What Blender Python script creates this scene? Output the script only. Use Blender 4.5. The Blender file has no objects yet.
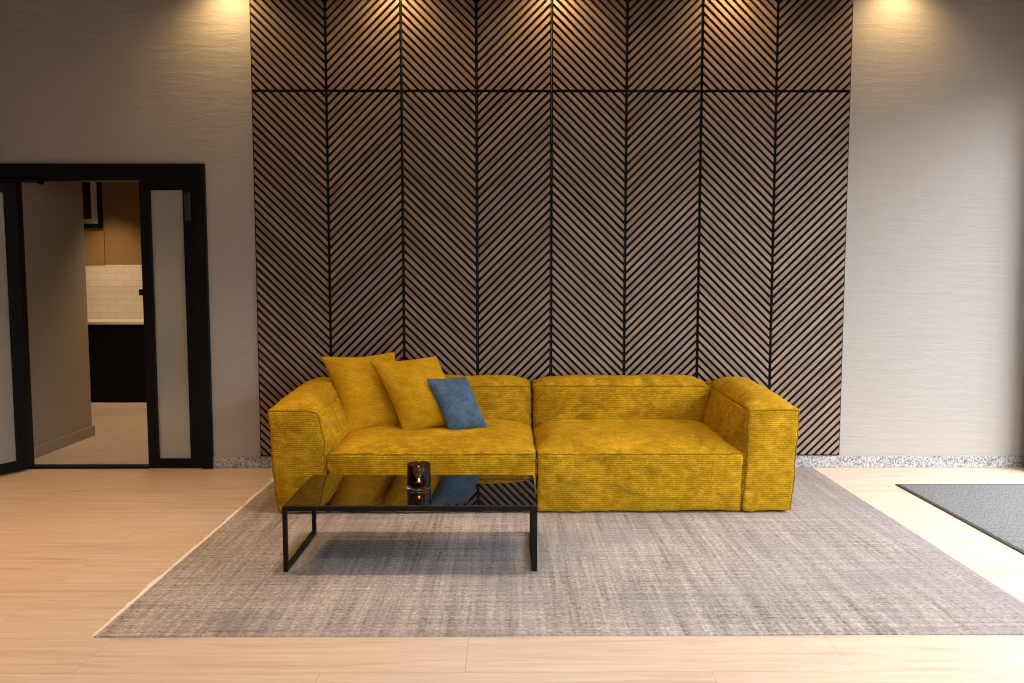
import bpy, bmesh, math, random
from mathutils import Vector, Matrix, noise
random.seed(7)
S = bpy.context.scene
COL = S.collection

# ------------------------------------------------------------------ camera
F, TILT, YAW, ROLL, CH, CD, CX = 838.8651, .0797, .0049, -.0005, 1.4141, 6.0692, -.3104
cd = bpy.data.cameras.new('camera'); cam = bpy.data.objects.new('camera', cd); COL.objects.link(cam)
cd.sensor_fit = 'HORIZONTAL'; cd.sensor_width = 36; cd.lens = F / 1024 * 36; cd.clip_start = .05; cd.clip_end = 200
fw = Vector((math.sin(YAW) * math.cos(TILT), math.cos(YAW) * math.cos(TILT), -math.sin(TILT)))
rt = Vector((math.cos(YAW), -math.sin(YAW), 0))
up = rt.cross(fw)
c_, s_ = math.cos(ROLL), math.sin(ROLL)
r2 = rt * c_ + up * s_; u2 = -rt * s_ + up * c_
m = Matrix((r2, u2, -fw)).transposed().to_4x4(); m.translation = Vector((CX, -CD, CH))
cam.matrix_world = m
S.camera = cam
S.view_settings.view_transform = 'Standard'; S.view_settings.look = 'None'
S.view_settings.gamma = 1; S.view_settings.use_curve_mapping = False
S.view_settings.exposure = 0.47
S.cycles.use_denoising = True; S.cycles.filter_width = 1.1
S.cycles.max_bounces = 10; S.cycles.diffuse_bounces = 6; S.cycles.glossy_bounces = 5; S.cycles.transmission_bounces = 10
S.cycles.sample_clamp_indirect = 6
S.cycles.caustics_reflective = False; S.cycles.caustics_refractive = False

# ------------------------------------------------------------------ object helpers
def obj(name, bm, mat, parent=None, smooth=False):
    me = bpy.data.meshes.new(name)
    bmesh.ops.recalc_face_normals(bm, faces=bm.faces)
    bm.to_mesh(me); bm.free()
    if smooth:
        for p in me.polygons: p.use_smooth = True
    for mm in (mat if isinstance(mat, (list, tuple)) else [mat]): me.materials.append(mm)
    o = bpy.data.objects.new(name, me); COL.objects.link(o)
    if parent:
        o.parent = parent
        if parent.type == 'EMPTY': o.matrix_parent_inverse = parent.matrix_basis.inverted()   # parts stay where they were drawn
    return o
def tag(o, label=None, cat=None, group=None, kind=None):
    if label: o['label'] = label
    if cat: o['category'] = cat
    if group: o['group'] = group
    if kind: o['kind'] = kind
    return o
def thing(name, loc, label, cat, group=None, kind=None):
    o = bpy.data.objects.new(name, None); COL.objects.link(o); o.location = loc
    o.empty_display_size = .1
    return tag(o, label, cat, group, kind)

def box(bm, x0, x1, y0, y1, z0, z1, bev=0):
    M = Matrix.Translation(((x0 + x1) / 2, (y0 + y1) / 2, (z0 + z1) / 2)) @ Matrix.Diagonal((x1 - x0, y1 - y0, z1 - z0, 1))
    r = bmesh.ops.create_cube(bm, size=1, matrix=M)
    if bev:
        es = list({e for v in r['verts'] for e in v.link_edges})
        bmesh.ops.bevel(bm, geom=es, offset=bev, segments=2, affect='EDGES', profile=.5)
    return bm
def mbox(*a, **k): return box(bmesh.new(), *a, **k)
def tube(bm, pts, r, seg=6, closed=False):
    pts = [Vector(p) for p in pts]; n = len(pts); rings = []
    ref = None
    for i, p in enumerate(pts):
        a = pts[(i - 1) % n] if (closed or i > 0) else p
        b = pts[(i + 1) % n] if (closed or i < n - 1) else p
        t = (b - a)
        t = t.normalized() if t.length > 1e-9 else Vector((0, 0, 1))
        if ref is None:
            ref = t.orthogonal().normalized()
        ref = (ref - t * ref.dot(t))
        ref = ref.normalized() if ref.length > 1e-6 else t.orthogonal().normalized()
        bi = t.cross(ref)
        rings.append([bm.verts.new(p + (ref * math.cos(2 * math.pi * k / seg) + bi * math.sin(2 * math.pi * k / seg)) * r) for k in range(seg)])
    for i in range(n if closed else n - 1):
        A, B = rings[i], rings[(i + 1) % n]
        for k in range(seg):
            bm.faces.new((A[k], A[(k + 1) % seg], B[(k + 1) % seg], B[k]))
    if not closed:
        bm.faces.new(rings[0]); bm.faces.new(rings[-1][::-1])
    return bm
def lathe(bm, prof, cx, cy, z, seg=48, close=True):
    rings = []
    for (r, h) in prof:
        if r < 1e-6: rings.append([bm.verts.new((cx, cy, z + h))])
        else: rings.append([bm.verts.new((cx + r * math.cos(2 * math.pi * k / seg), cy + r * math.sin(2 * math.pi * k / seg), z + h)) for k in range(seg)])
    for A, B in zip(rings, rings[1:]):
        for k in range(seg):
            k2 = (k + 1) % seg
            if len(A) == 1 and len(B) == 1: continue
            if len(A) == 1: bm.faces.new((A[0], B[k], B[k2]))
            elif len(B) == 1: bm.faces.new((A[k], A[k2], B[0]))
            else: bm.faces.new((A[k], A[k2], B[k2], B[k]))
    return bm

# ------------------------------------------------------------------ material helpers
class NT:
    def __init__(s, name):
        s.m = bpy.data.materials.new(name); s.m.use_nodes = True
        s.t = s.m.node_tree; s.t.nodes.clear()
        s.out = s.n('ShaderNodeOutputMaterial')
    def n(s, typ, ins=None, **kw):
        nd = s.t.nodes.new(typ)
        for k, v in kw.items(): setattr(nd, k, v)
        for k, v in (ins or {}).items(): s.i(nd, k, v)
        return nd
    def i(s, nd, k, v):
        sock = nd.inputs[k]
        if isinstance(v, bpy.types.NodeSocket): s.t.links.new(v, sock)
        elif isinstance(v, (tuple, list)) and sock.type == 'RGBA' and len(v) == 3: sock.default_value = (*v, 1)
        else: sock.default_value = v
    def math(s, op, a, b=0.0, c=0.0, clamp=False):
        nd = s.n('ShaderNodeMath', operation=op, use_clamp=clamp); s.i(nd, 0, a); s.i(nd, 1, b)
        if op in ('MULTIPLY_ADD',): s.i(nd, 2, c)
        return nd.outputs[0]
    def mix(s, f, a, b, blend='MIX'):
        nd = s.n('ShaderNodeMix', data_type='RGBA', blend_type=blend)
        s.i(nd, 0, f); s.i(nd, 6, a); s.i(nd, 7, b)
        return nd.outputs[2]
    def coord(s, which='Object'): return s.n('ShaderNodeTexCoord').outputs[which]
    def uv(s): return s.n('ShaderNodeUVMap').outputs[0]
    def mapping(s, v, scale=(1, 1, 1), loc=(0, 0, 0), rot=(0, 0, 0)):
        return s.n('ShaderNodeMapping', {'Vector': v, 'Scale': scale, 'Location': loc, 'Rotation': rot}).outputs[0]
    def noise(s, v, scale=5, detail=3, rough=.5, dist=0):
        return s.n('ShaderNodeTexNoise', {'Vector': v, 'Scale': scale, 'Detail': detail, 'Roughness': rough, 'Distortion': dist}).outputs[0]
    def ramp(s, f, stops, interp='LINEAR'):
        nd = s.n('ShaderNodeValToRGB'); s.i(nd, 0, f); cr = nd.color_ramp; cr.interpolation = interp
        while len(cr.elements) < len(stops): cr.elements.new(.5)
        for e, (p, c) in zip(cr.elements, stops):
            e.position = p; e.color = (*c, 1) if len(c) == 3 else c
        return nd.outputs[0]
    def sep(s, v): return s.n('ShaderNodeSeparateXYZ', {0: v}).outputs
    def bump(s, h, strength=.3, dist=.01):
        return s.n('ShaderNodeBump', {'Height': h, 'Strength': strength, 'Distance': dist}).outputs[0]
    def bsdf(s, **kw):
        nd = s.n('ShaderNodeBsdfPrincipled')
        for k, v in kw.items(): s.i(nd, k.replace('_', ' '), v)
        s.t.links.new(nd.outputs[0], s.out.inputs[0]); return nd
def simple(name, col, rough=.5, **kw):
    t = NT(name); t.bsdf(Base_Color=col, Roughness=rough, **kw); return t.m

# ------------------------------------------------------------------ materials
def make_wallpaper():
    t = NT('wallpaper'); co = t.coord()
    a = t.noise(t.mapping(co, (3.2, 1, 25)), 1.0, 3, .5, .7)
    b = t.noise(t.mapping(co, (30, 1, 160)), 1.0, 2, .5)
    big = t.noise(co, .8, 2)
    h = t.math('MULTIPLY_ADD', b, .35, a)
    c = t.mix(t.math('MULTIPLY', a, .5), (.395, .362, .333), (.455, .42, .388))
    t.bsdf(Base_Color=c, Roughness=.62, Normal=t.bump(h, .5, .009), Specular_IOR_Level=.3)
    return t.m
M_wall = make_wallpaper()
M_plaster = simple('painted_plaster', (.12, .115, .11), .8)

def make_floor():
    t = NT('maple_floor'); co = t.coord()
    mp = t.mapping(co, (1, 1, 1), (.464, 2.89, 0))
    br = t.n('ShaderNodeTexBrick', {'Vector': mp, 'Scale': 1.0, 'Mortar Size': .0011, 'Mortar Smooth': .3, 'Bias': 0, 'Brick Width': 1.395, 'Row Height': .29,
             'Color1': (.2, .2, .2), 'Color2': (.8, .8, .8), 'Mortar': (.5, .5, .5)}, offset=.37, offset_frequency=2)
    shade = br.outputs[0]; mort = br.outputs[1]
    wv = t.n('ShaderNodeVectorMath', {0: co, 1: shade}, operation='ADD').outputs[0]
    g1 = t.noise(t.mapping(wv, (1.6, 26, 1)), 1, 5, .6, .8)
    g2 = t.noise(t.mapping(wv, (5, 120, 1)), 1, 3, .5)
    fl = t.noise(t.mapping(wv, (1.2, 5, 1)), 1.6, 2, .5)
    c = t.ramp(g1, [(.30, (.49, .352, .25)), (.45, (.66, .515, .40)), (.58, (.70, .56, .445)), (.74, (.77, .635, .525))])
    c = t.mix(t.math('MULTIPLY', t.ramp(g2, [(.45, (0, 0, 0)), (.7, (1, 1, 1))]), .42), c, (.50, .36, .24))
    c = t.mix(t.math('MULTIPLY', fl, .35), c, (.76, .615, .505))
    c = t.mix(t.math('MULTIPLY', t.math('SUBTRACT', shade, .5), .5), c, (.61, .46, .32))
    c = t.mix(t.math('MULTIPLY', mort, .65), c, (.25, .16, .09))
    t.bsdf(Base_Color=c, Roughness=t.math('MULTIPLY_ADD', g1, .12, .30), Specular_IOR_Level=.45,
           Normal=t.bump(t.math('SUBTRACT', t.math('MULTIPLY', g2, .15), mort), .25, .002))
    return t.m
M_floor = make_floor()

def make_granite():
    t = NT('granite'); co = t.coord()
    a = t.noise(co, 95, 3, .7); b = t.noise(t.mapping(co, (1, 1, 1), (5, 3, 1)), 60, 2, .6)
    c = t.ramp(a, [(.36, (.05, .05, .055)), (.44, (.22, .22, .23)), (.52, (.44, .44, .45)), (.66, (.62, .62, .63))])
    c = t.mix(t.ramp(b, [(.56, (0, 0, 0)), (.64, (1, 1, 1))]), c, (.33, .29, .26))
    t.bsdf(Base_Color=c, Roughness=.3)
    return t.m
M_granite = make_granite()

def make_slat():
    t = NT('walnut_slat'); uv = t.uv(); geo = t.n('ShaderNodeNewGeometry')
    rnd = geo.outputs['Random Per Island']
    off = t.n('ShaderNodeCombineXYZ', {0: t.math('MULTIPLY', rnd, 37), 1: t.math('MULTIPLY', rnd, 91)}).outputs[0]
    v = t.n('ShaderNodeVectorMath', {0: uv, 1: off}, operation='ADD').outputs[0]
    g = t.noise(t.mapping(v, (5, 90, 1)), 1, 4, .6, .5)
    g2 = t.noise(t.mapping(v, (3, 14, 1)), 1, 2, .5)
    c = t.ramp(g, [(.30, (.10, .060, .041)), (.5, (.285, .188, .138)), (.70, (.45, .325, .25))])
    c2 = t.ramp(rnd, [(0, (.15, .092, .064)), (.3, (.26, .17, .122)), (.6, (.31, .195, .13)), (.85, (.36, .255, .195)), (1, (.25, .178, .14))])
    c = t.mix(.42, c, c2)
    c = t.mix(t.math('MULTIPLY', g2, .3), c, (.28, .19, .14))
    t.bsdf(Base_Color=c, Roughness=.42, Specular_IOR_Level=.5, Normal=t.bump(g, .15, .002))
    return t.m
M_slat = make_slat()
def make_felt():
    t = NT('black_felt'); n = t.noise(t.coord(), 400, 2)
    t.bsdf(Base_Color=t.mix(n, (.006, .006, .007), (.014, .014, .016)), Roughness=.9, Specular_IOR_Level=.1); return t.m
M_felt = make_felt()

def make_cord(name, dark, mid, light, pitch=.0135, depth=.5, seed=0.0, sheen=.25, rib=.35):
    t = NT(name); uv = t.uv(); co = t.coord()
    s = t.sep(uv)
    wob = t.noise(t.mapping(uv, (6, 6, 6)), 1, 2)
    v = t.math('MULTIPLY_ADD', wob, pitch * .9, s[1])
    ph = t.math('MULTIPLY', v, 2 * math.pi / pitch)
    w = t.math('MULTIPLY_ADD', t.math('SINE', ph), .5, .5)
    w = t.math('POWER', w, .6)
    big = t.noise(t.mapping(co, (1, 1, 1), (seed, seed, 0)), 4.0, 5, .65, .8)
    st = t.noise(t.mapping(uv, (16, 26, 1), (seed, 0, 0)), 1, 5, .7, .5)
    gr = t.noise(t.mapping(uv, (150, 60, 1), (seed, 0, 0)), 1, 3, .7)
    f = t.math('ADD', t.math('MULTIPLY', st, .36), t.math('MULTIPLY', big, .32))
    f = t.math('MULTIPLY_ADD', gr, .32, f)
    c = t.ramp(f, [(.36, dark), (.50, mid), (.64, light)])
    c = t.mix(t.math('MULTIPLY', t.math('SUBTRACT', 1.0, w), rib), c, tuple(x * .45 for x in dark))
    fine = t.noise(co, 260, 2)
    h = t.math('ADD', t.math('MULTIPLY_ADD', fine, .3, w), t.math('MULTIPLY', gr, .6))
    n0 = t.bump(t.noise(co, 11, 4, .6, .5), .35, .03)
    bn = t.n('ShaderNodeBump', {'Height': h, 'Strength': depth, 'Distance': .004, 'Normal': n0}).outputs[0]
    b = t.bsdf(Base_Color=c, Roughness=.85, Specular_IOR_Level=.15, Normal=bn)
    t.i(b, 'Sheen Weight', sheen); t.i(b, 'Sheen Roughness', .4); t.i(b, 'Sheen Tint', (*light, 1))
    return t.m
M_sofa = make_cord('mustard_corduroy', (.20, .106, .003), (.48, .262, .005), (.84, .49, .022), pitch=.0125, rib=.42)
M_pipe = simple('mustard_piping', (.27, .135, .004), .8, Specular_IOR_Level=.15)  # darkened to stand in for the shade line beneath each welt
M_ycush = make_cord('mustard_cushion_fabric', (.38, .20, .004), (.56, .300, .006), (.74, .42, .016), pitch=.0105, depth=.5, seed=3.1, rib=.32)
M_bcush = make_cord('blue_velvet', (.035, .075, .135), (.062, .118, .19), (.11, .18, .265), pitch=.006, depth=.12, seed=5.7, sheen=.35, rib=.08)
M_bpipe = simple('blue_welt', (.05, .10, .17), .8)

def make_rug():
    t = NT('distressed_rug'); co = t.coord()
    vert = t.noise(t.mapping(co, (16, .9, 1)), 1, 4, .65)
    vert2 = t.noise(t.mapping(co, (60, 1.6, 1)), 1, 3, .6)
    hor = t.noise(t.mapping(co, (1.2, 42, 1)), 1, 4, .65)
    big = t.noise(co, 1.1, 4, .6, .4)
    patch = t.noise(t.mapping(co, (.9, 1.2, 1), (2.3, 1.7, 0)), 1.3, 3, .55, .3)
    fine = t.noise(t.mapping(co, (90, 170, 1)), 1, 2)
    fine2 = t.noise(t.mapping(co, (45, 60, 1)), 1, 4, .75)
    f = t.math('ADD', t.math('MULTIPLY', vert, .18), t.math('MULTIPLY', vert2, .16))
    f = t.math('ADD', f, t.math('MULTIPLY', hor, .19))
    f = t.math('ADD', f, t.math('MULTIPLY', big, .13))
    f = t.math('ADD', f, t.math('MULTIPLY', fine2, .34))
    c = t.ramp(f, [(.39, (.11, .094, .088)), (.46, (.29, .253, .237)), (.53, (.47, .42, .40)), (.60, (.70, .65, .625))])
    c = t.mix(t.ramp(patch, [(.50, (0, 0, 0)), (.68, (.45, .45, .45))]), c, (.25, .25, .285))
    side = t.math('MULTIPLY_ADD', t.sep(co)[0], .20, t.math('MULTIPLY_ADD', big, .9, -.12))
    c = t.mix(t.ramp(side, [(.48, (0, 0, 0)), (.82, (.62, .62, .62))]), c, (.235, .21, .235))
    c = t.mix(t.math('MULTIPLY', t.ramp(fine, [(.45, (0, 0, 0)), (.65, (1, 1, 1))]), .38), c, (.14, .115, .11))
    t.bsdf(Base_Color=c, Roughness=.95, Specular_IOR_Level=.1, Normal=t.bump(t.math('ADD', fine, hor), .5, .004))
    return t.m
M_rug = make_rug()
M_fringe = simple('cream_cotton', (.88, .84, .78), .9)

def make_mat():
    t = NT('ribbed_mat'); co = t.coord()
    w = t.n('ShaderNodeTexWave', {'Vector': co, 'Scale': 22, 'Distortion': 1.2, 'Detail': 2, 'Detail Scale': 3}, bands_direction='Y').outputs[1]
    n = t.noise(t.mapping(co, (130, 60, 1)), 1, 2)
    f = t.math('MULTIPLY_ADD', n, .6, t.math('MULTIPLY', w, .4))
    c = t.ramp(f, [(.36, (.035, .035, .037)), (.52, (.15, .15, .155)), (.66, (.36, .36, .37))])
    t.bsdf(Base_Color=c, Roughness=.95, Normal=t.bump(f, .6, .005), Specular_IOR_Level=.15)
    return t.m
M_mat = make_mat()
M_rubber = simple('black_rubber', (.02, .02, .021), .6)
def make_black_metal(name, c, rough, spec=.2):
    t = NT(name); n = t.noise(t.coord(), 180, 2)
    t.bsdf(Base_Color=c, Roughness=t.math('MULTIPLY_ADD', n, .12, rough), Normal=t.bump(n, .05, .001), Specular_IOR_Level=spec); return t.m
M_blackm = make_black_metal('black_steel', (.007, .006, .006), .38, .12)
M_alu = make_black_metal('black_aluminium', (.006, .006, .0075), .4, .12)
M_tglass = simple('black_table_glass', (.004, .004, .004), .015, IOR=1.62, Specular_IOR_Level=.6)
M_smoke = NT('smoked_glass'); M_smoke.bsdf(Base_Color=(.20, .135, .10), Roughness=.0, Transmission_Weight=1.0, IOR=1.48); M_smoke = M_smoke.m
M_clear = NT('clear_glass'); M_clear.bsdf(Base_Color=(.92, .92, .90), Roughness=.02, Transmission_Weight=1.0, IOR=1.48); M_clear = M_clear.m
def make_frost(name, col):
    t = NT(name); n = t.noise(t.coord(), 300, 2)
    t.bsdf(Base_Color=col, Roughness=t.math('MULTIPLY_ADD', n, .05, .42), Transmission_Weight=.62, IOR=1.3, Specular_IOR_Level=.5)
    return t.m
M_frost = make_frost('frosted_glass', (.70, .71, .68))
M_chrome = simple('brushed_steel', (.35, .34, .33), .35, Metallic=1.0)
M_hinge = simple('dark_grey_metal', (.045, .043, .042), .75, Specular_IOR_Level=.1)
M_wax = simple('white_wax', (.85, .80, .70), .5)
M_tin = simple('tin_cup', (.7, .7, .7), .3, Metallic=1.0)
M_wick = simple('burnt_wick', (.02, .015, .01), .9)
def make_flame():
    t = NT('flame'); e = t.n('ShaderNodeEmission', {'Color': (1, .45, .12), 'Strength': 25}); t.t.links.new(e.outputs[0], t.out.inputs[0]); return t.m
M_flame = make_flame()
def make_tile():
    t = NT('metro_tile'); co = t.coord()
    v = t.n('ShaderNodeCombineXYZ', {0: t.sep(co)[0], 1: t.sep(co)[2]}).outputs[0]
    br = t.n('ShaderNodeTexBrick', {'Vector': v, 'Scale': 1.0, 'Mortar Size': .003, 'Mortar Smooth': .2, 'Brick Width': .20, 'Row Height': .075,
             'Color1': (.74, .71, .66), 'Color2': (.80, .77, .72), 'Mortar': (.60, .57, .52)})
    t.bsdf(Base_Color=br.outputs[0], Roughness=.18, Normal=t.bump(t.math('SUBTRACT', 1.0, br.outputs[1]), .5, .003)); return t.m
M_tile = make_tile()
M_tan = simple('tan_paint', (.27, .175, .075), .8)
M_taupe = simple('taupe_paint', (.34, .29, .225), .75)
M_cab = simple('black_laminate', (.006, .0055, .0055), .4, Specular_IOR_Level=.08)
M_counter = simple('white_worktop', (.78, .75, .70), .3)
M_mount = simple('white_card', (.80, .77, .72), .8)
def make_art():
    t = NT('dark_print'); n = t.noise(t.coord(), 6, 4); t.bsdf(Base_Color=t.mix(n, (.012, .010, .010), (.05, .03, .022)), Roughness=.3); return t.m
M_art = make_art()
M_blocker = simple('sky_blocker_grey', (.22, .22, .21), .9)  # for the added block that cuts the low sky
M_concrete = simple('dark_paving', (.04, .04, .04), .9)

# ------------------------------------------------------------------ room shell
XL, XR, YF, ZC = -5.6, 3.43, -9.0, 3.56
T = .12
def struct(name, bm, mat, parent=None):
    return tag(obj(name, bm, mat, parent), kind='structure')
bm = bmesh.new(); box(bm, XL - .3, XR + .3, YF - .3, 4.0, -.1, 0)
struct('floor', bm, M_floor)
bm = bmesh.new(); box(bm, XL - .3, XR + .3, YF - .3, T, ZC, ZC + .15); struct('ceiling', bm, M_plaster)
# back wall around the door opening
DX0, DX1, DZ = -3.95, -2.465, 2.2
bm = bmesh.new()
box(bm, XL - .3, DX0, 0, T, 0, ZC); box(bm, DX1, XR + .3, 0, T, 0, ZC); box(bm, DX0, DX1, 0, T, DZ, ZC)
struct('wall_back', bm, M_wall)
struct('wall_left', mbox(XL - .3, XL, YF, 0, 0, ZC), M_wall)
FX0, FX1 = .2, 3.2  # unseen opening added behind the camera to brighten the lower back wall
bm = bmesh.new(); box(bm, XL, FX0, YF - .3, YF, 0, ZC); box(bm, FX1, XR, YF - .3, YF, 0, ZC); box(bm, FX0, FX1, YF - .3, YF, 2.6, ZC); box(bm, FX0, FX1, YF - .3, YF, 0, .03)
struct('wall_front', bm, M_plaster)
# right wall with its long glazed opening
WY0, WY1, WZ0, WZ1 = -7.6, -.20, .03, 2.9
bm = bmesh.new()
box(bm, XR, XR + .3, WY1, -.10, 0, ZC); box(bm, XR + .2, XR + .3, -.10, 0, 0, ZC); box(bm, XR, XR + .3, YF, WY0, 0, ZC)  # unseen return and corner niche, shaped to shade the back wall's right end
box(bm, XR, XR + .3, WY0, WY1, WZ1, ZC); box(bm, XR, XR + .3, WY0, WY1, 0, WZ0)
struct('wall_right', bm, M_wall)
bm = bmesh.new()
for k in range(6):
    yy = WY0 + (WY1 - WY0) * k / 5
    box(bm, XR + .24, XR + .29, max(yy - .03, WY0), min(yy + .03, WY1), WZ0, WZ1)
box(bm, XR + .24, XR + .29, WY0, WY1, WZ0, WZ0 + .06); box(bm, XR + .24, XR + .29, WY0, WY1, WZ1 - .06, WZ1)
struct('window_1', bm, M_alu)
bm = bmesh.new()
for k in range(6):
    xx = FX0 + (FX1 - FX0) * k / 5
    box(bm, max(xx - .03, FX0), min(xx + .03, FX1), YF - .29, YF - .24, .03, 2.6)
struct('added_fill_window', bm, M_alu)  # frame of the added front opening, out of view
# skirting
struct('baseboard_back', mbox(DX1, XR + .2, -.016, 0, 0, .085, bev=.002), M_granite)
struct('ground', mbox(XL - 20, XR + 25, -40, 15, -.25, -.101), M_concrete)

struct('added_sky_blocker', mbox(XR + 11, XR + 13, -34, 18, -.2, 5.2), M_blocker)  # unseen block added outside to cut low sky light through the right window
# ------------------------------------------------------------------ kitchen seen through the door
KX0, KX1, KY = -6.4, -2.3, 3.8
bm = bmesh.new(); box(bm, KX0, KX1, KY, KY + .1, 0, 2.8)
box(bm, KX0, -5.012, KY - .018, KY, 1.527, 2.8)
struct('wall_kitchen', bm, M_tan)
struct('wall_corridor', mbox(KX0, -3.972, T, 1.25, 0, 2.8), M_taupe)
bm = bmesh.new(); box(bm, -3.972, -3.955, T, 1.265, 0, .09, bev=.002); box(bm, -4.6, -3.955, 1.25, 1.265, 0, .09)
struct('baseboard_corridor', bm, M_taupe)
bm = bmesh.new(); box(bm, KX1, KX1 + .1, T, KY + .1, 0, 2.8); struct('wall_kitchen_right', bm, M_tan)
bm = bmesh.new(); box(bm, KX0 - .1, KX0, 1.25, KY + .1, 0, 2.8); struct('wall_kitchen_left', bm, M_tan)
struct('ceiling_kitchen', mbox(KX0 - .1, KX1 + .1, T, KY + .1, 2.8, 2.9), M_plaster)
struct('trim_backsplash', mbox(KX0, KX1, KY - .012, KY, .9, 1.527), M_tile)

# black base cabinets with one continuous worktop
cabs = [(-5.55, -4.95, 'black kitchen base cabinet at the left end of the run, by the corridor wall'),
        (-4.95, -4.35, 'black kitchen base cabinet in the middle, seen through the doorway'),
        (-4.35, -3.75, 'black kitchen base cabinet behind the frosted sidelight')]
for x0, x1, lab in cabs:
    c = thing('base_cabinet', ((x0 + x1) / 2, 3.48, 0), lab, 'cabinet', 'black kitchen base cabinets')
    obj('body', mbox(x0 + .001, x1 - .001, 3.19, 3.78, .0, .868), M_cab, c)
    obj('door', mbox(x0 + .0015, x1 - .0015, 3.168, 3.189, .012, .862, bev=.001), M_cab, c)
w = obj('worktop', mbox(-5.55, -3.75, 3.15, 3.787, .869, .9, bev=.003), M_counter)
tag(w, 'pale thin kitchen worktop lying on the black cabinets', 'worktop')
# framed print on the kitchen wall
pf = thing('picture_frame', (-5.21, 3.75, 2.3), 'black framed dark picture with white mount on the tan kitchen wall', 'picture')
fx0, fx1, fz0, fz1, fy = -5.52, -5.014, 1.956, 2.66, KY - .0185
bm = bmesh.new()
for a in ((fx0, fx1, fz0, fz0 + .047), (fx0, fx1, fz1 - .047, fz1), (fx0, fx0 + .047, fz0 + .047, fz1 - .047), (fx1 - .047, fx1, fz0 + .047, fz1 - .047)):
    box(bm, a[0], a[1], fy - .03, fy, a[2], a[3])
obj('frame', bm, M_alu, pf)
obj('mount', mbox(fx0 + .047, fx1 - .047, fy - .012, fy - .004, fz0 + .047, fz1 - .047), M_mount, pf)
obj('print', mbox(fx0 + .125, fx1 - .125, fy - .0145, fy - .0122, fz0 + .104, fz1 - .104), M_art, pf)

# ------------------------------------------------------------------ black aluminium door set
d = bpy.data.objects.new('door_1', None); COL.objects.link(d); d.location = (-3.2, .05, 0)
tag(d, 'black aluminium door set with one leaf open and a frosted sidelight', 'door', None, 'structure')
bm = bmesh.new()
box(bm, -3.95, -2.465, -.03, .07, 2.08, 2.20, bev=.003)
box(bm, -3.95, -3.815, -.03, .07, 0, 2.08, bev=.003)
box(bm, -2.545, -2.465, -.03, .07, 0, 2.08, bev=.003)
obj('door_frame', bm, M_alu, d)
obj('threshold', mbox(-3.815, -2.94, -.02, .06, 0, .018, bev=.003), M_alu, d)
# fixed sidelight
sx0, sx1 = -2.94, -2.545
bm = bmesh.new()
box(bm, sx0, sx0 + .075, -.01, .05, .004, 2.08, bev=.003); box(bm, -2.632, sx1 - .008, -.01, .05, .004, 2.08, bev=.003)
box(bm, sx0 + .075, -2.632, -.01, .05, 2.015, 2.08, bev=.003); box(bm, sx0 + .075, -2.632, -.01, .05, .004, .07, bev=.003)
sl = obj('sidelight', bm, M_alu, d)
obj('glass_pane', mbox(sx0 + .07, -2.627, .014, .022, .065, 2.02), M_frost, sl)
bm = bmesh.new(); box(bm, -2.600, -2.572, -.022, -.0102, 1.80, 2.0, bev=.004); box(bm, -2.612, -2.602, -.032, -.0102, 1.795, 1.99, bev=.003)
obj('hinge', bm, M_hinge, sl)['label'] = 'dark grey hinge at the top of the sidelight'
bm = bmesh.new(); box(bm, -2.578, -2.570, -.016, -.0102, .10, .24, bev=.002)
obj('bolt', bm, M_alu, sl)
bm = bmesh.new(); box(bm, sx0 - .030, sx0 + .004, -.004, .04, 1.265, 1.31, bev=.003)
obj('latch', bm, M_alu, sl)
# open leaf, hinged on the left jamb and swung into the room
leafM = Matrix.Translation((-3.80, -.05, 0)) @ Matrix.Rotation(math.atan2(-.88, -.47), 4, 'Z')
L = .86
bm = bmesh.new()   # local: x along the leaf, y thickness
box(bm, 0, .085, -.025, .025, .012, 2.055, bev=.003); box(bm, L - .085, L, -.025, .025, .012, 2.055, bev=.003)
box(bm, .085, L - .085, -.025, .025, 1.985, 2.055, bev=.003); box(bm, .085, L - .085, -.025, .025, .012, .085, bev=.003)
bm.transform(leafM); lf = obj('door_leaf', bm, M_alu, d)
bm = mbox(.08, L - .08, -.006, .006, .08, 1.99); bm.transform(leafM); obj('glass_pane', bm, M_frost, lf)
bm = bmesh.new()
for sy in (-1, 1):
    tube(bm, [(L - .04, sy * .025, 1.0), (L - .04, sy * .065, 1.0), (L - .16, sy * .065, 1.0)], .009, 8)
bm.transform(leafM); obj('handle', bm, M_chrome, lf)
# closer arm between header and leaf
bm = bmesh.new()
tube(bm, [(-3.62, -.033, 2.068), (-3.86, -.13, 2.072)], .007, 6); box(bm, -3.64, -3.60, -.045, -.03, 2.052, 2.085)
obj('closer_arm', bm, M_alu, d)

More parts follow.
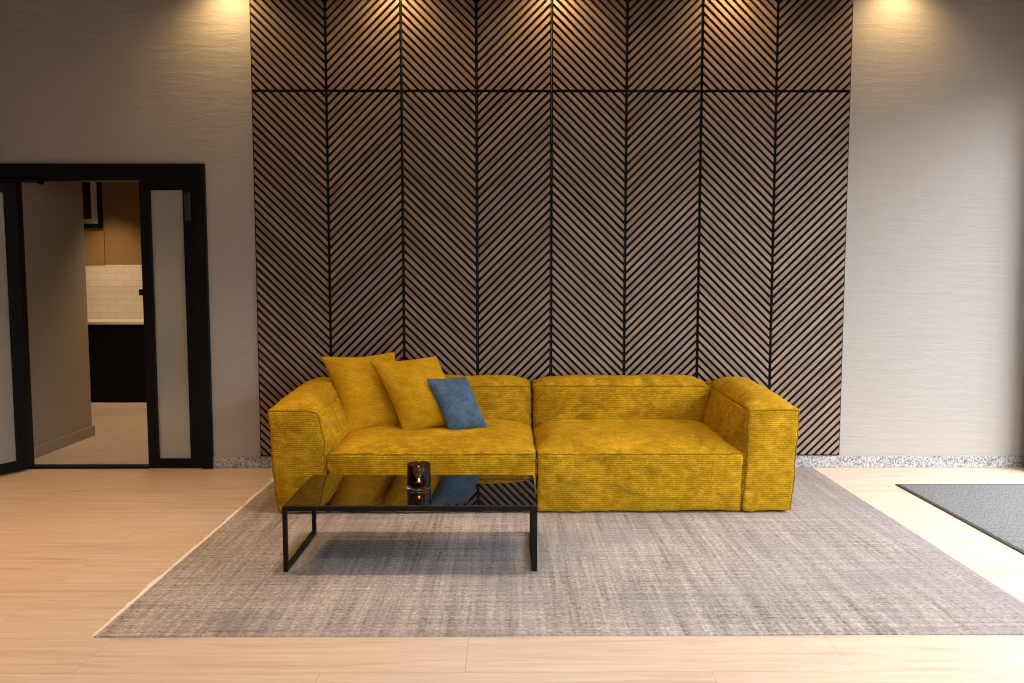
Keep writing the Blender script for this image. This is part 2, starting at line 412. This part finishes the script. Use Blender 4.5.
# ------------------------------------------------------------------ slat panels (8 columns x 2 rows)
PW, X0P = .53, -2.12
PITCH, WOOD = .0591, .555
def clip(poly, a, b, c):          # keep a*x+b*z <= c
    out = []
    for i in range(len(poly)):
        p, q = poly[i], poly[(i + 1) % len(poly)]
        dp, dq = a * p[0] + b * p[1] - c, a * q[0] + b * q[1] - c
        if dp <= 0: out.append(p)
        if (dp < 0 < dq) or (dq < 0 < dp):
            t = dp / (dp - dq); out.append((p[0] + t * (q[0] - p[0]), p[1] + t * (q[1] - p[1])))
    return out
ords = ['leftmost', 'second from the left', 'third from the left', 'fourth from the left', 'fifth from the left', 'third from the right', 'second from the right', 'rightmost']
PHZ = 2.539
def slat_panel(i, z0, z1, upper):
    xa, xb = X0P + i * PW, X0P + (i + 1) * PW
    sgn = -1 if i % 2 == 0 else 1        # slope of the slats
    where = 'short upper' if upper else 'tall lower'
    lean = 'rising to the right' if sgn > 0 else 'rising to the left'
    p = thing('slat_panel', ((xa + xb) / 2, 0, z0), f'{where} walnut slat panel, {ords[i]}, slats {lean}', 'wall panel',
              'upper slat panels on the wall' if upper else 'lower slat panels on the wall')
    obj('backing', mbox(xa + .0015, xb - .0015, -.016, -.0005, z0 + .0015, z1 - .0015), M_felt, p)
    g = .0105
    rect = [(xa + g, z0 + g), (xb - g, z0 + g), (xb - g, z1 - g), (xa + g, z1 - g)]
    bm = bmesh.new(); uvl = bm.loops.layers.uv.new('UVMap')
    # slat lines meet the even seam x = X0P + even*PW at heights PHZ + k*PITCH
    xs = xa if i % 2 == 0 else xb
    k0 = int((z0 - PHZ - PW) / PITCH) - 2; k1 = int((z1 - PHZ + PW) / PITCH) + 2
    for k in range(k0, k1):
        c0 = PHZ + (k + (1 - WOOD) / 2) * PITCH; c1 = c0 + WOOD * PITCH
        # z - sgn*(x-xs) in [c0,c1]
        poly = clip(rect, -(-sgn), -1, -(c0 - sgn * xs))
        if len(poly) < 3: continue
        poly = clip(poly, -sgn, 1, c1 - sgn * xs)
        if len(poly) < 3: continue
        # drop slivers
        A = abs(sum(poly[j][0] * poly[(j + 1) % len(poly)][1] - poly[(j + 1) % len(poly)][0] * poly[j][1] for j in range(len(poly)))) / 2
        if A < 8e-5: continue
        fr = [bm.verts.new((x, -.028, z)) for x, z in poly]; bk = [bm.verts.new((x, -.0155, z)) for x, z in poly]
        fs = [bm.faces.new(fr)]
        n = len(poly)
        for j in range(n): fs.append(bm.faces.new((fr[j], bk[j], bk[(j + 1) % n], fr[(j + 1) % n])))
        fs.append(bm.faces.new(bk[::-1]))
        for f_ in fs:
            for l in f_.loops:
                co = l.vert.co
                l[uvl].uv = ((co.x + sgn * co.z) * .7071, (co.z - sgn * co.x) * .7071 + co.y)
    obj('slats', bm, M_slat, p)
for i in range(8): slat_panel(i, .0905, 2.706, False)
for i in range(8): slat_panel(i, 2.706, ZC - .002, True)

# ------------------------------------------------------------------ rug and mat
RL, RR, RF, RB = -1.925, 1.908, -2.884, -.02
bm = bmesh.new()
NX, NY = 90, 60
def rugpt(u, v):
    x = RL + (RR - RL) * u; y = RF + (RB - RF) * v
    x += .010 * noise.noise(Vector((1.3, y * 1.2, 4))) * (abs(u - .5) * 2) ** 4
    y += .008 * noise.noise(Vector((x * 1.1, 7.7, 2))) * (1 - v) ** 3
    return x, y
g_top = [[bm.verts.new((*rugpt(i / NX, j / NY), .0058 + .0008 * noise.noise(Vector((i * .35, j * .35, 0))))) for j in range(NY + 1)] for i in range(NX + 1)]
for i in range(NX):
    for j in range(NY): bm.faces.new((g_top[i][j], g_top[i + 1][j], g_top[i + 1][j + 1], g_top[i][j + 1]))
be = [e for e in bm.edges if e.is_boundary]
r = bmesh.ops.extrude_edge_only(bm, edges=be)
for v in r['geom']:
    if isinstance(v, bmesh.types.BMVert): v.co.z = .0005
rug = thing('rug', (0, -1.44, 0), 'large distressed grey-beige rug under the yellow sofa', 'rug')
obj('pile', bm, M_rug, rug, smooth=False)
bm = bmesh.new()
random.seed(3); y = RF + .004
while y < RB - .3:
    x, _ = rugpt(0, (y - RF) / (RB - RF))
    ln = .015 + .015 * noise.noise(Vector((y * 4.5, 3, 1))) + random.uniform(-.008, .008)
    dy = random.uniform(-.006, .006)
    tube(bm, [(x + .004, y, .0036), (x - ln * .5, y + dy * .4, .0036), (x - ln, y + dy, .0034)], .003, 5)
    y += .0062
tag(obj('fringe', bm, M_fringe, rug), 'cream fringe along the left edge of the rug', kind='stuff')

MX, MY = 2.297, -.529
mt = thing('door_mat', (2.9, -1.3, 0), 'dark grey ribbed entrance mat on the pale floor at the right', 'mat')
obj('carpet', mbox(MX + .022, 3.388, -2.2, MY - .022, .0005, .009), M_mat, mt)
bm = bmesh.new()
box(bm, MX, MX + .022, -2.222, MY, .0005, .0075, bev=.002); box(bm, MX + .022, 3.41, MY - .022, MY, .0005, .0075, bev=.002)
box(bm, MX + .022, 3.41, -2.222, -2.2, .0005, .0075, bev=.002); box(bm, 3.388, 3.41, -2.2, MY - .022, .0005, .0075, bev=.002)
obj('border', bm, M_rubber, mt)

# ------------------------------------------------------------------ soft upholstered boxes
def softbox(x0, x1, y0, y1, z0, z1, r=.02, bulge=None, n=34, seed=0., wr=.004, puck=.003, warp=None, ex=(2.6, 2.6, 2.6)):
    bulge = bulge or {}
    H = Vector(((x1 - x0) / 2, (y1 - y0) / 2, (z1 - z0) / 2)); C0 = Vector(((x0 + x1) / 2, (y0 + y1) / 2, (z0 + z1) / 2))
    def P(p, off=0.0):
        b = Vector([p[a] * H[a] for a in range(3)])
        q = Vector([max(-(H[a] - r), min(H[a] - r, b[a])) for a in range(3)])
        dlt = b - q
        nrm = dlt.normalized() if dlt.length > 1e-9 else Vector((0, 0, 1))
        w = q + nrm * (r + off)
        for a in range(3):
            o1, o2 = (a + 1) % 3, (a + 2) % 3
            wt = (1 - abs(p[o1]) ** ex[o1]) * (1 - abs(p[o2]) ** ex[o2])
            key = ('+' if p[a] > 0 else '-') + 'xyz'[a]
            w[a] += (1 if p[a] > 0 else -1) * abs(p[a]) ** 2 * bulge.get(key, 0) * wt
        g = w + C0
        k = noise.fractal(g * 5.0 + Vector((seed, seed * 2, 0)), 1, 2, 3) * wr
        k += noise.noise(g * 14 + Vector((seed, 0, seed))) * wr * .45
        # puckers close to the seams
        ed = sorted([1 - abs(p[a]) for a in range(3)])
        hm = [H[a] * (1 - abs(p[a])) for a in range(3)]; hm.sort()
        near = math.exp(-hm[1] / .035)
        k += near * puck * noise.noise(Vector((g.x * 26, g.y * 26, g.z * 26)) + Vector((seed * 3, 1, 2)))
        g = g + nrm * k
        if warp: g = warp(g, p)
        g.z = max(g.z, .011)
        return g
    bm = bmesh.new(); uvl = bm.loops.layers.uv.new('UVMap'); cache = {}
    ts = [(-1 + 2 * i / n) for i in range(n + 1)]
    ts = [t * (1.5 - .5 * t * t) for t in ts]; ts[0] = -1; ts[-1] = 1
    def V(p):
        k = tuple(round(x, 6) for x in p)
        if k not in cache: cache[k] = bm.verts.new(P(p))
        return cache[k]
    for a in range(3):
        o1, o2 = (a + 1) % 3, (a + 2) % 3
        for sg in (-1, 1):
            for i in range(n):
                for j in range(n):
                    q = []
                    for (s, t) in ((ts[i], ts[j]), (ts[i + 1], ts[j]), (ts[i + 1], ts[j + 1]), (ts[i], ts[j + 1])):
                        p = [0, 0, 0]; p[a] = sg; p[o1] = s; p[o2] = t; q.append(V(p))
                    f_ = bm.faces.new(q if sg > 0 else q[::-1])
                    for l in f_.loops:
                        co = l.vert.co
                        l[uvl].uv = ((co.y, co.z) if a == 0 else (co.x, co.z) if a == 1 else (co.x, co.y + 7))
    return bm, P
def seam(bm, P, axis, fixed, rad=.0042, off=.002, n=70, rng=None):
    rng = rng or ((-.955, 1) if axis == 2 else (-1, 1))
    p0 = [0, 0, 0]
    for a, v in fixed.items(): p0[a] = v
    pts = []
    for i in range(n + 1):
        p = list(p0); p[axis] = rng[0] + (rng[1] - rng[0]) * i / n
        pts.append(P(p, off))
    tube(bm, pts, rad, 6)

sofa = thing('sofa', (-.15, -.6, 0), 'long low mustard yellow corduroy sofa on the rug in front of slat wall', 'sofa')
SF = -1.199
def seat(x0, x1, sd, side):
    bm, P = softbox(x0, x1, SF, -.10, .013, .361, r=.016, bulge={'+z': .072, '-y': .022, '+x': .006, '-x': .006}, n=48, seed=sd, wr=.009, puck=.010, ex=(9, 3.4, 2.6))
    o = obj('seat', bm, M_sofa, sofa, smooth=True)
    b2 = bmesh.new()
    seam(b2, P, 0, {1: -1, 2: 1}); seam(b2, P, 2, {0: -1, 1: -1}); seam(b2, P, 2, {0: 1, 1: -1}); seam(b2, P, 1, {0: -1, 2: 1}); seam(b2, P, 1, {0: 1, 2: 1})
    obj('piping', b2, M_pipe, o, smooth=True)
seat(-1.378, -.146, 1.3, 0); seat(-.136, 1.076, 4.2, 1)
def back(x0, x1, sd):
    def warp(g, p):
        g.y -= .03 * max(0, (g.z - .35) / .3) * (1 if p[1] < 0 else 0)
        return g
    bm, P = softbox(x0, x1, -.345, -.055, .20, .655, r=.016, bulge={'+z': .05, '-y': .035}, n=44, seed=sd, wr=.008, puck=.008, warp=warp, ex=(9, 2.6, 2.6))
    o = obj('backrest', bm, M_sofa, sofa, smooth=True)
    b2 = bmesh.new(); seam(b2, P, 0, {1: -1, 2: 1}); seam(b2, P, 2, {0: -1, 1: -1}); seam(b2, P, 2, {0: 1, 1: -1})
    seam(b2, P, 1, {0: -1, 2: 1}); seam(b2, P, 1, {0: 1, 2: 1})
    obj('piping', b2, M_pipe, o, smooth=True)
back(-1.37, -.150, 8.1); back(-.138, 1.07, 9.7)
def arm(x0, x1, side, sd):
    # side = -1 left arm, +1 right arm
    inn = '+x' if side < 0 else '-x'; out = '-x' if side < 0 else '+x'
    def warp(g, p):
        t = (g.z - .02) / .6
        bk = max(0, (g.y + 1.15) / 1.1)
        if side < 0:
            g.x -= .046 * t if p[0] < 0 else 0
            a = max(0, (p[0] - .35) / .65); b = max(0, (p[2] - .4) / .6); e = (a * b) ** .8
            g.x -= .034 * e; g.z -= .016 * e
        else: g.x += (.038 if p[0] > 0 else .026) * t
        g.z += .022 * bk * max(0, t)
        return g
    bm, P = softbox(x0, x1, -1.206, -.06, .013, .622, r=.018, bulge={'+z': .075, '-y': .014, inn: .05 if side < 0 else .07, out: .022}, n=48, seed=sd, wr=.008, puck=.006, warp=warp, ex=(2.6, 4, 2.6))
    o = obj('armrest', bm, M_sofa, sofa, smooth=True)
    b2 = bmesh.new()
    seam(b2, P, 0, {1: -1, 2: 1}); seam(b2, P, 2, {0: -1, 1: -1}); seam(b2, P, 2, {0: 1, 1: -1})
    seam(b2, P, 1, {0: -1, 2: 1})
    if side > 0: seam(b2, P, 1, {0: 1, 2: 1})
    obj('piping', b2, M_pipe, o, smooth=True)
arm(-1.673, -1.385, -1, 2.2); arm(1.078, 1.366, 1, 6.6)
bm = bmesh.new(); box(bm, -1.66, 1.35, -1.16, -.09, .0068, .03)
obj('plinth', bm, M_felt, sofa)['label'] = 'black recessed plinth'

# ------------------------------------------------------------------ scatter cushions
def cushion(name, tl, tr, br, bl, th, mat, pipe, label, sd, bow=.075):
    tl, tr, br, bl = (Vector(v) for v in (tl, tr, br, bl))
    c = (tl + tr + br + bl) / 4
    nrm = ((tr - bl).cross(tl - br)).normalized()
    if nrm.y > 0: nrm = -nrm
    n = 36
    def base(u, v):
        # bow the sides inwards, keep corners pointed
        uu = u * (1 - bow * (1 - v * v)); vv = v * (1 - bow * (1 - u * u))
        a, b = (uu + 1) / 2, (vv + 1) / 2
        return bl * (1 - a) * (1 - b) + br * a * (1 - b) + tr * a * b + tl * (1 - a) * b
    def P(u, v, s):
        f_ = max(0, (1 - u ** 2) * (1 - v ** 2)) ** .48
        k = th * f_ * (1 - .10 * v)
        p = base(u, v)
        k += .014 * f_ * noise.fractal(p * 6 + Vector((sd, sd, s)), 1, 2, 3)
        ed = math.exp(-min(1 - abs(u), 1 - abs(v)) / .22)
        k += .022 * ed * f_ * noise.noise(Vector((u * 4 + sd, v * 4, s * 3)))
        return p + nrm * s * k + nrm * .012 * noise.noise(Vector((u * 1.3 + sd, v * 1.3, 0)))
    bm = bmesh.new(); uvl = bm.loops.layers.uv.new('UVMap')
    ts = [math.sin(math.pi / 2 * (-1 + 2 * i / n)) for i in range(n + 1)]
    W = (tr - tl).length; Hh = (tl - bl).length
    for s in (1, -1):
        g = {}
        for i in range(n + 1):
            for j in range(n + 1):
                g[i, j] = bm.verts.new(P(ts[i], ts[j], s))
        for i in range(n):
            for j in range(n):
                idx = [(i, j), (i + 1, j), (i + 1, j + 1), (i, j + 1)]
                f_ = bm.faces.new([g[k] for k in (idx if s > 0 else idx[::-1])])
                for l, k in zip(f_.loops, idx if s > 0 else idx[::-1]): l[uvl].uv = (ts[k[0]] * W / 2, ts[k[1]] * Hh / 2)
    bmesh.ops.remove_doubles(bm, verts=bm.verts, dist=.0004)
    root = thing(name, c, label, 'cushion')
    o = obj('cover', bm, mat, root, smooth=True)
    b2 = bmesh.new(); pts = []
    m = 40
    for k in range(4 * m):
        e, t = divmod(k, m); t = -1 + 2 * t / m
        u, v = [(t, -1), (1, t), (-t, 1), (-1, -t)][e]
        pts.append(P(u, v, 0))
    tube(b2, pts, .0035, 5, closed=True)
    obj('seam', b2, pipe, root, smooth=True)
def ray_at(px, py, y):
    a, b = px - 512, py - 341.5
    dv = (r2 * (a / F) - u2 * (b / F) + fw); k = (y + CD) / dv.y
    return Vector((CX, -CD, CH)) + dv * k
cushion('cushion', ray_at(321, 357, -.50), ray_at(394, 352, -.37), ray_at(410, 427, -.60), ray_at(349, 433, -.72), .088, M_ycush, M_pipe,
        'yellow square cushion at the left, leaning against the sofa arm', 1.1)
cushion('cushion', ray_at(370, 361, -.60), ray_at(436, 356, -.47), ray_at(471, 424, -.68), ray_at(404, 434, -.80), .09, M_ycush, M_pipe,
        'yellow square cushion in the middle, partly behind the small blue one', 3.4)
cushion('cushion', ray_at(427, 379, -.70), ray_at(466, 377, -.63), ray_at(487, 426, -.77), ray_at(450, 431, -.84), .052, M_bcush, M_bpipe,
        'small blue velvet cushion leaning on a yellow one', 5.9, bow=.035)

# ------------------------------------------------------------------ coffee table
TX0, TX1, TY0, TY1, TZ = -1.377, -.172, -2.181, -1.575, .327
tb = thing('coffee_table', ((TX0 + TX1) / 2, (TY0 + TY1) / 2, 0), 'low black coffee table with glossy glass top on the rug', 'table')
q = .0205; fz = .0068
obj('tabletop', mbox(TX0 + .004, TX1 - .004, TY0 + .004, TY1 - .004, TZ - .006, TZ), M_tglass, tb)['label'] = 'black glossy glass top'
bm = bmesh.new()
for a in ((TX0, TX1, TY0, TY0 + q), (TX0, TX1, TY1 - q, TY1), (TX0, TX0 + q, TY0 + q, TY1 - q), (TX1 - q, TX1, TY0 + q, TY1 - q)):
    box(bm, a[0], a[1], a[2], a[3], TZ - .0065 - .020, TZ - .0065)
obj('top_frame', bm, M_blackm, tb)
for sx in (TX0, TX1 - q):
    for sy in (TY0, TY1 - q):
        obj('leg', mbox(sx, sx + q, sy, sy + q, fz + .0205, TZ - .0267, bev=.001), M_blackm, tb)
    obj('runner', mbox(sx, sx + q, TY0, TY1, fz, fz + .020, bev=.001), M_blackm, tb)

# candle holder on the table
gx, gy, gr = -.764, -1.86, .0605
gh = thing('candle_holder', (gx, gy, TZ), 'smoked glass candle holder with thick clear base on the table', 'candle holder')
H0 = .128
obj('cup', lathe(bmesh.new(), [(0, .0175), (gr - .010, .0175), (gr - .0055, .022), (gr - .005, H0 - .002), (gr - .0025, H0), (gr, H0 - .002), (gr, .0125), (gr - .003, .0115), (0, .0115)], gx, gy, TZ), M_smoke, gh, smooth=False)
obj('base', lathe(bmesh.new(), [(0, .0008), (gr - .004, .0008), (gr - .0005, .003), (gr - .0005, .010), (gr - .003, .0112), (0, .0112)], gx, gy, TZ), M_clear, gh)['label'] = 'thick clear glass base'
tl = thing('tea_light', (gx, gy, TZ + .018), 'small lit tea light burning inside the smoked glass holder', 'candle')
obj('wax', lathe(bmesh.new(), [(0, .0005), (.0178, .0005), (.0178, .013), (0, .0125)], gx, gy, TZ + .0185, 28), M_wax, tl)
obj('cup', lathe(bmesh.new(), [(.0181, 0), (.019, 0), (.0192, .016), (.0181, .016), (.0181, 0)], gx, gy, TZ + .0185, 28), M_tin, tl)
obj('wick', tube(bmesh.new(), [(gx, gy, TZ + .031), (gx, gy, TZ + .036), (gx + .001, gy, TZ + .0395)], .0009, 6), M_wick, tl)
obj('flame', lathe(bmesh.new(), [(0, 0), (.003, .002), (.004, .006), (.003, .011), (.0012, .015), (0, .018)], gx, gy, TZ + .037, 16), M_flame, tl, smooth=True)

# ------------------------------------------------------------------ light
w = bpy.data.worlds.new('daylight'); S.world = w; w.use_nodes = True
nt = w.node_tree; nt.nodes.clear()
wo = nt.nodes.new('ShaderNodeOutputWorld'); bg = nt.nodes.new('ShaderNodeBackground')
bg.inputs[0].default_value = (.90, .95, 1.0, 1); bg.inputs[1].default_value = 7.6
nt.links.new(bg.outputs[0], wo.inputs[0])
def area(name, loc, rot, sx, sy, power, col, portal=False, spread=None):
    l = bpy.data.lights.new(name, 'AREA'); l.shape = 'RECTANGLE'; l.size = sx; l.size_y = sy; l.energy = power; l.color = col
    if portal: l.cycles.is_portal = True
    if spread: l.spread = spread
    o = bpy.data.objects.new(name, l); COL.objects.link(o); o.location = loc; o.rotation_euler = rot; return o
area('window_portal', (XR + .305, (WY0 + WY1) / 2, (WZ0 + WZ1) / 2), (0, math.pi / 2, 0), WZ1 - WZ0, WY1 - WY0, 1, (1, 1, 1), portal=True)
area('window_portal', ((FX0 + FX1) / 2, YF - .305, 1.315), (math.pi / 2, 0, 0), FX1 - FX0, 2.57, 1, (1, 1, 1), portal=True)  # guides sky light through the added front opening
def spot(name, loc, tgt, power, col, size, blend, rad=.04):
    l = bpy.data.lights.new(name, 'SPOT'); l.energy = power; l.color = col; l.spot_size = size; l.spot_blend = blend; l.shadow_soft_size = rad
    o = bpy.data.objects.new(name, l); COL.objects.link(o); o.location = loc
    o.rotation_euler = (Vector(tgt) - Vector(loc)).to_track_quat('-Z', 'Y').to_euler(); return o
WARM = (1.0, .66, .29)
for x in (-2.25, -1.08, .02, 1.25, 2.42):
    spot('wall_washer', (x, -.21, ZC - .03), (x, -.17, 0), 25, WARM, math.radians(136), 1.0, .03)
for x in (-4.2, -2.5, -.8, .9, 2.6):
    for y in (-1.75, -4.2):
        p = (165 if x < -2 else 125) * (1.0 if y > -3 else .95)
        spot('downlight', (x, y, ZC - .03), (x, y, 0), p, (1, .57, .26) if x < -1 else (1, .80, .60) if x < 1 else (1, .86, .74), math.radians(84), .9, .22)
# kitchen
def point(name, loc, power, col, rad):
    l = bpy.data.lights.new(name, 'POINT'); l.energy = power; l.color = col; l.shadow_soft_size = rad
    o = bpy.data.objects.new(name, l); COL.objects.link(o); o.location = loc
spot('kitchen_lamp', (-3.5, 2.1, 2.77), (-3.5, 2.1, 0), 125, (1, .72, .42), math.radians(100), .7, .08)
spot('counter_lamp', (-4.9, 3.0, 2.77), (-4.9, 3.62, .95), 75, (1, .64, .32), math.radians(62), .9, .05)
